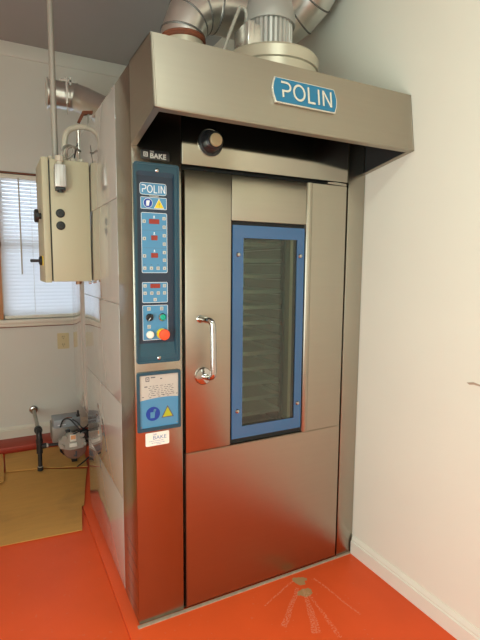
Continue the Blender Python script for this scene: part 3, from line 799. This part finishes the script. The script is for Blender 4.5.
# ------------------------------------------------------------------ rear flue duct with draught regulator
fd = thing('flue_duct', (.30, 1.32, 2.05), 'galvanised flue pipe with round end plate behind the oven', 'duct')
R = .088
part('flue_tee', tube(B(), [(-.085, 1.70, 2.60), (.085, 1.70, 2.60)], R, 40), M['galv'], fd)
part('flue_elbow', tube(B(), [(.080, 1.70, 2.60), (.13, 1.66, 2.575), (.36, 1.38, 2.39), (.40, 1.33, 2.30), (.40, 1.33, 2.056)], R, 40), M['galv'], fd)
part('end_plate', lathe(B(), [(.098, 0), (.098, .006), (.090, .010), (.090, .020), (0, .020)], (-.105, 1.70, 2.60), (1, 0, 0), 40), M['galv'], fd)
bm = B(); torus(bm, (.085, 1.70, 2.60), (1, 0, 0), R+.002, .004); torus(bm, (.03, 1.70, 2.60), (1, 0, 0), R+.002, .0035)
part('flue_bands', bm, M['galv'], fd)
bm = B(); box(bm, -.030, .035, 1.585, 1.60, 2.655, 2.668); box(bm, .000, .012, 1.58, 1.595, 2.52, 2.68); box(bm, .024, .036, 1.585, 1.62, 2.64, 2.685)
cyl(bm, (.006, 1.585, 2.52), (.006, 1.585, 2.45), .003, 8)
part('counterweight_bracket', bm, M['silver'], fd)
bm = B(); prism(bm, [(.02, 2.33), (.035, 2.325), (.06, 2.375), (.11, 2.39), (.11, 2.405), (.05, 2.395)], 1.28, 1.31)
part('strap_end', bm, M['seal'], fd, 'red brown strap end')
cyl_bm = cyl(B(), (.085, 1.295, 2.05), (.085, 1.295, 2.39), .006, 10); part('strap_post', cyl_bm, M['conduit'], fd)

# ------------------------------------------------------------------ electrical cabinet on the oven side
ec = thing('electrical_cabinet', (-.11, .99, 1.39), 'beige electrical cabinet mounted on the left side of the oven', 'cabinet')
part('cabinet_body', box(B(), -.193, -.002, .83, 1.15, 1.39, 2.005, .004), M['beige_box'], ec)
bm = B(); box(bm, -.200, -.193, .838, 1.142, 1.398, 1.997); part('door_gasket', bm, M['black'], ec)
cd = part('cabinet_door', box(B(), -.232, -.200, .826, 1.154, 1.385, 2.010, .004), M['beige_box'], ec)
bm = lathe(B(), [(.016, 0), (.016, .012), (.034, .014), (.034, .030), (.028, .034), (0, .034)], (-.232, .93, 1.728), (-1, 0, 0), 28)
part('door_latch', bm, M['black'], cd, 'black round latch')
sw = part('isolator_plate', box(B(), -.236, -.232, .905, .955, 1.472, 1.522, .001), M['yellow'], cd, 'yellow switch plate')
bm = lathe(B(), [(.024, 0), (.024, .010), (.018, .014), (.008, .016), (.008, .055), (0, .057)], (-.237, .93, 1.497), (-1, 0, 0), 24)
part('isolator_switch', bm, M['black'], cd)
for z in (1.737, 1.675):
    part('blanking_plug', lathe(B(), [(.022, 0), (.022, .004), (.018, .008), (.010, .009), (.009, .006), (0, .006)], (-.150, .83, z), (0, -1, 0), 24), M['black'], ec)
jb = part('junction_box', box(B(), -.175, -.122, .775, .829, 1.862, 1.972, .004), M['alu'], ec, 'light grey junction box')
bm = B()
for k in range(3): box(bm, -.168+k*.016, -.1665+k*.016, .7738, .7755, 1.87, 1.965)
part('box_ribs', bm, M['conduit'], jb)
bm = B(); box(bm, -.172, -.126, .780, .826, 1.845, 1.861, .003); cyl(bm, (-.149, .80, 1.838), (-.149, .80, 1.846), .015, 16); part('lower_gland', bm, M['black'], jb)
bm = B(); cyl(bm, (-.149, .80, 1.972), (-.149, .80, 1.990), .015, 18); cyl(bm, (-.149, .80, 1.989), (-.149, .80, 2.016), .020, 8, .002); part('upper_gland', bm, M['flex'], jb)
bm = B()
for z in (1.885, 1.952): cyl(bm, (-.177, .80, z), (-.174, .80, z), .004, 10)
part('box_screws', bm, M['chrome'], jb)
bm = B(); cyl(bm, (-.060, .90, 1.372), (-.060, .90, 1.391), .015, 16); part('bottom_gland', bm, M['brass'], ec)
bm = B(); cyl(bm, (-.018, .846, 1.383), (-.0015, .846, 1.383), .006, 10); part('mount_clip', bm, M['chrome'], ec)
for i, (x, y) in enumerate(((-.145, 1.0), (-.10, .95), (-.06, 1.05))):
    if i: part('top_gland', cyl(B(), (x, y, 2.004), (x, y, 2.03), .018, 8, .002), M['flex'], ec)
bm = B()
for x, y in ((-.185, .86), (-.075, .86), (-.035, .86)): cyl(bm, (x, y, 2.004), (x, y, 2.022), .014, 8, .002)
part('top_plugs', bm, M['flex'], ec)
# straight conduit to the ceiling
cn = single('conduit_pipe', merge(cyl(B(), (-.145, 1.0, 2.02), (-.145, 1.0, H-.001), .0155, 18), merge(cyl(B(), (-.145, 1.0, 2.006), (-.145, 1.0, 2.045), .021, 18), B())), M['conduit'], 'straight grey conduit rising from the beige cabinet to the ceiling', 'pipe')
# flexible tube into the oven top
single('flexible_conduit', tube(B(), smooth_path([(-.10, .95, 2.02), (-.103, .95, 2.10), (-.092, .96, 2.165), (-.055, .98, 2.205), (0, .99, 2.222), (.05, 1.0, 2.218), (.085, 1.0, 2.217)], 7), .0145, 16), M['flex'], 'thick beige flexible conduit arching from the cabinet over the oven edge', 'pipe')
cr = [(-.137+.0, .80, 2.015), (-.135, .80, 2.035), (-.125, .82, 2.06), (-.10, .86, 2.085), (-.075, .88, 2.085), (-.068, .88, 2.06), (-.085, .88, 2.035), (-.105, .88, 2.03), (-.10, .86, 2.07), (-.06, .90, 2.09), (-.03, .95, 2.085), (-.012, 1.02, 2.10)]
single('coiled_cable', tube(B(), smooth_path(cr, 6), .0065, 10), M['conduit'], 'thin grey cable looped above the junction box on the beige cabinet', 'cable')
bm = B(); tube(bm, smooth_path([(-.045, 1.05, 2.006), (-.04, 1.06, 2.05), (-.03, 1.08, 2.10), (-.012, 1.10, 2.16)], 5), .004, 8)
single('thin_cable', bm, M['cable'], 'thin dark cable rising behind the looped grey cable', 'cable')
for x, lab in ((-.030, 'left vertical metal riser tube behind the beige cabinet'), (.012, 'right vertical metal riser tube by the rear oven edge')):
    yy = 1.30 if x > 0 else 1.66
    zz0, zz1 = (2.051, 2.30) if x > 0 else (2.12, 2.30)
    if x > 0: single('riser_tube', cyl(B(), (x+.012, yy, zz0), (x+.012, yy, zz1), .012, 14), M['galv'], lab, 'pipe')

# ------------------------------------------------------------------ gas pipe
gp = thing('gas_pipe', (-.22, 1.64, 0), 'black iron gas pipe leaving the back wall and dropping to the cardboard', 'pipe')
px, py, gz = -.235, 1.72, .300
part('wall_flange', lathe(B(), [(.034, 0), (.034, .006), (.026, .014), (.020, .016), (.020, .04)], (-.222, YB-.001, .262), (0, -1, 0), 28), M['chrome'], gp, 'chrome flange on wall')
part('brass_nut', cyl(B(), (-.222, YB-.060, .262), (-.222, YB-.03, .262), .024, 6, .002), M['brass'], gp)
part('inlet_pipe', cyl(B(), (-.222, YB-.05, .262), (px, py+.05, gz), .0145, 16), M['conduit'], gp, 'grey pipe from wall')
bm = B(); tube(bm, smooth_path([(px, py+.07, gz), (px, py+.03, gz), (px, py+.008, gz-.008), (px, py, gz-.03), (px, py, gz-.06)], 5), .019, 18)
cyl(bm, (px, py+.045, gz), (px, py+.085, gz), .027, 18, .003); cyl(bm, (px, py, gz-.075), (px, py, gz-.045), .024, 18, .003)
part('elbow', bm, M['iron'], gp)
part('nipple', cyl(B(), (px, py, .235), (px, py, .228), .0195, 18), M['label'], gp)
bm = B(); cyl(bm, (px, py, .150), (px, py, .232), .021, 18, .003); cyl(bm, (px+.014, py, .200), (px+.045, py, .201), .019, 18, .003)
part('tee', bm, M['iron'], gp)
part('drip_leg', cyl(B(), (px, py, .050), (px, py, .155), .0145, 16), M['iron'], gp)
part('end_cap', cyl(B(), (px, py, .024), (px, py, .052), .020, 18, .003), M['iron'], gp)
bm = cyl(B(), (px, py, .052), (px, py, .056), .0175, 18)
part('thread_seal', bm, M['label'], gp)
part('branch_collar', cyl(B(), (px+.045, py, .201), (px+.056, py, .201), .0155, 18), M['label'], gp)
part('branch_pipe', cyl(B(), (px+.054, py, .201), (px+.125, py-.03, .207), .011, 16), M['iron'], gp)

# ------------------------------------------------------------------ burner
bu = thing('gas_burner', (-.02, 1.72, .03), 'small gas burner with grey control box tucked behind the oven', 'burner')
part('control_housing', box(B(), -.150, .03, 1.70, 1.86, .215, .338, .006), M['burner_cast'], bu)
part('housing_cover', box(B(), -.142, .04, 1.68, 1.83, .325, .385, .006), M['burner_grey'], bu, 'blue grey cover')
bm = B(); box(bm, -.115, -.06, 1.6785, 1.6805, .345, .350); part('cover_print', bm, M['pale'], bu)
bm = B(); box(bm, .018, .040, 1.70, 1.725, .385, .40); box(bm, .022, .036, 1.703, 1.722, .398, .43, .003); part('ignition_knob', bm, M['black'], bu)
bm = lathe(B(), [(.05, 0), (.078, .004), (.084, .016), (.084, .060), (.076, .075), (.03, .08)], (-.012, 1.68, .190), (0, -1, 0), 40)
bl_ = part('blower_shell', bm, M['blower'], bu, 'round reddish blower shell')
part('shell_rim', torus(B(), (-.012, 1.68, .190), (0, 1, 0), .088, .008), M['black'], bl_)
bm = B(); box(bm, -.012, -.002, 1.594, 1.602, .130, .17); box(bm, -.025, -.005, 1.594, 1.602, .134, .142); part('shell_mark', bm, M['ink'], bl_)
bm = B(); prism(bm, [(-.125, .235), (-.11, .215), (-.05, .195), (.035, .20), (.06, .225), (.05, .265), (.025, .275), (.015, .315), (-.02, .31), (-.055, .325), (-.085, .29), (-.12, .275)], 1.56, 1.605, 'y', .006)
cyl(bm, (-.085, 1.57, .29), (-.085, 1.55, .29), .018, 16, .003); cyl(bm, (.03, 1.57, .295), (.03, 1.55, .295), .016, 16, .003)
cyl(bm, (-.105, 1.57, .235), (-.105, 1.545, .235), .016, 16, .003); cyl(bm, (.045, 1.57, .23), (.045, 1.55, .23), .014, 16, .003)
gv = part('gas_valve', bm, M['conduit'], bu, 'silver cast valve body')
part('valve_label', box(B(), -.050, -.010, 1.548, 1.561, .262, .308, .001), M['sticker'], gv)
part('valve_label', box(B(), -.046, -.014, 1.547, 1.549, .277, .305), M['orange_label'], gv)
part('valve_label', box(B(), -.055, -.005, 1.548, 1.561, .222, .248, .001), M['sticker'], gv)
for a in ((.045, .088, 1.60, 1.66, .25, .30, .01), (.03, .07, 1.57, 1.62, .285, .315, .008), (.0, .03, 1.60, 1.64, .285, .31, .004), (-.075, -.045, 1.57, 1.60, .322, .340, .004)):
    part('pipe_fitting', box(B(), *a), M['iron'], bu)
bm = B()
for P in ([(-.10, 1.66, .34), (-.08, 1.64, .395), (-.04, 1.64, .395), (0, 1.62, .35), (.03, 1.60, .31)],
          [(-.09, 1.60, .16), (-.112, 1.59, .20), (-.10, 1.58, .25), (-.06, 1.57, .29), (.0, 1.57, .315), (.05, 1.60, .32), (.085, 1.62, .30)],
          [(-.02, 1.64, .39), (.01, 1.62, .37), (.04, 1.60, .33), (.07, 1.62, .33), (.09, 1.64, .34)],
          [(.06, 1.60, .24), (.09, 1.62, .20), (.10, 1.64, .12), (.07, 1.66, .07), (.0, 1.62, .045)]):
    tube(bm, smooth_path(P, 6), .005, 8)
part('burner_cables', bm, M['cable'], bu)
bm = B(); tube(bm, smooth_path([(-.09, 1.66, .375), (-.07, 1.65, .40), (-.045, 1.65, .405), (-.02, 1.65, .40)], 5), .003, 8); part('ignition_lead', bm, M['seal'], bu)
part('burner_tube', cyl(B(), (.0, 1.72, .20), (.16, 1.72, .20), .05, 24), M['burner_cast'], bu)
bm = B(); box(bm, -.02, .02, 1.74, 1.80, .035, .22, .004); part('burner_stand', bm, M['iron'], bu)

# ------------------------------------------------------------------ cardboard on the floor
def sheet(pts_rows, th=.005):
    """rows of (left, right) points; extruded slightly downward"""
    bm = B(); top = [[bm.verts.new(p) for p in r] for r in pts_rows]; bot = [[bm.verts.new((p[0], p[1], p[2]-th)) for p in r] for r in pts_rows]
    fs = []
    for i in range(len(top)-1):
        for j in range(len(top[0])-1):
            fs.append(bm.faces.new((top[i][j], top[i][j+1], top[i+1][j+1], top[i+1][j])))
            fs.append(bm.faces.new((bot[i][j], bot[i+1][j], bot[i+1][j+1], bot[i][j+1])))
    nr, nc = len(top), len(top[0])
    for j in range(nc-1):
        for i in (0, nr-1): fs.append(bm.faces.new((top[i][j], top[i][j+1], bot[i][j+1], bot[i][j])))
    for i in range(nr-1):
        for j in (0, nc-1): fs.append(bm.faces.new((top[i][j], top[i+1][j], bot[i+1][j], bot[i][j])))
    bmesh.ops.recalc_face_normals(bm, faces=fs); return bm
xl = -1.15
rows = [[(xl, .90-.1, -.002), (-.50, .885, -.001), (-.30, .865, .000), (-.091, .846, .001)],
        [(xl, 1.12, .010), (-.50, 1.11, .010), (-.30, 1.105, .010), (-.052, 1.100, .010)],
        [(xl, 1.14, .008), (-.50, 1.13, .007), (-.30, 1.125, .007), (-.036, 1.115, .007)],
        [(xl, 1.16, .008), (-.50, 1.15, .007), (-.30, 1.145, .007), (-.034, 1.13, .007)],
        [(xl, 1.50, .004), (-.50, 1.50, .006), (-.30, 1.50, .006), (.030, 1.46, .006)],
        [(xl, 1.86, .014), (-.50, 1.82, .014), (-.30, 1.80, .014), (.068, 1.64, .010)]]
single('cardboard_sheet', sheet(rows), M['cardboard'], 'large flattened brown cardboard sheet lying on the red floor', 'cardboard')
rows = [[(-.455, 1.80, .026), (-.20, 1.76, .022), (.075, 1.66, .018)],
        [(-.455, 1.93, .045), (-.20, 1.90, .040), (.09, 1.86, .030)],
        [(-.455, 2.20, .006), (-.20, 2.19, .008), (.10, 2.17, .008)]]
single('cardboard_flap', sheet(rows), M['cardboard'], 'narrow raised cardboard strip between the gas pipe and the wall', 'cardboard')
rows = [[(-1.1, 1.60, .032), (-.52, 1.62, .030), (-.47, 1.64, .028)], [(-1.1, 1.9, .036), (-.52, 1.90, .040), (-.465, 1.90, .040)], [(-1.1, 2.2, .012), (-.52, 2.2, .012), (-.47, 2.2, .012)]]
single('cardboard_flap', sheet(rows), M['cardboard'], 'folded cardboard corner at the far left edge of the photo', 'cardboard')
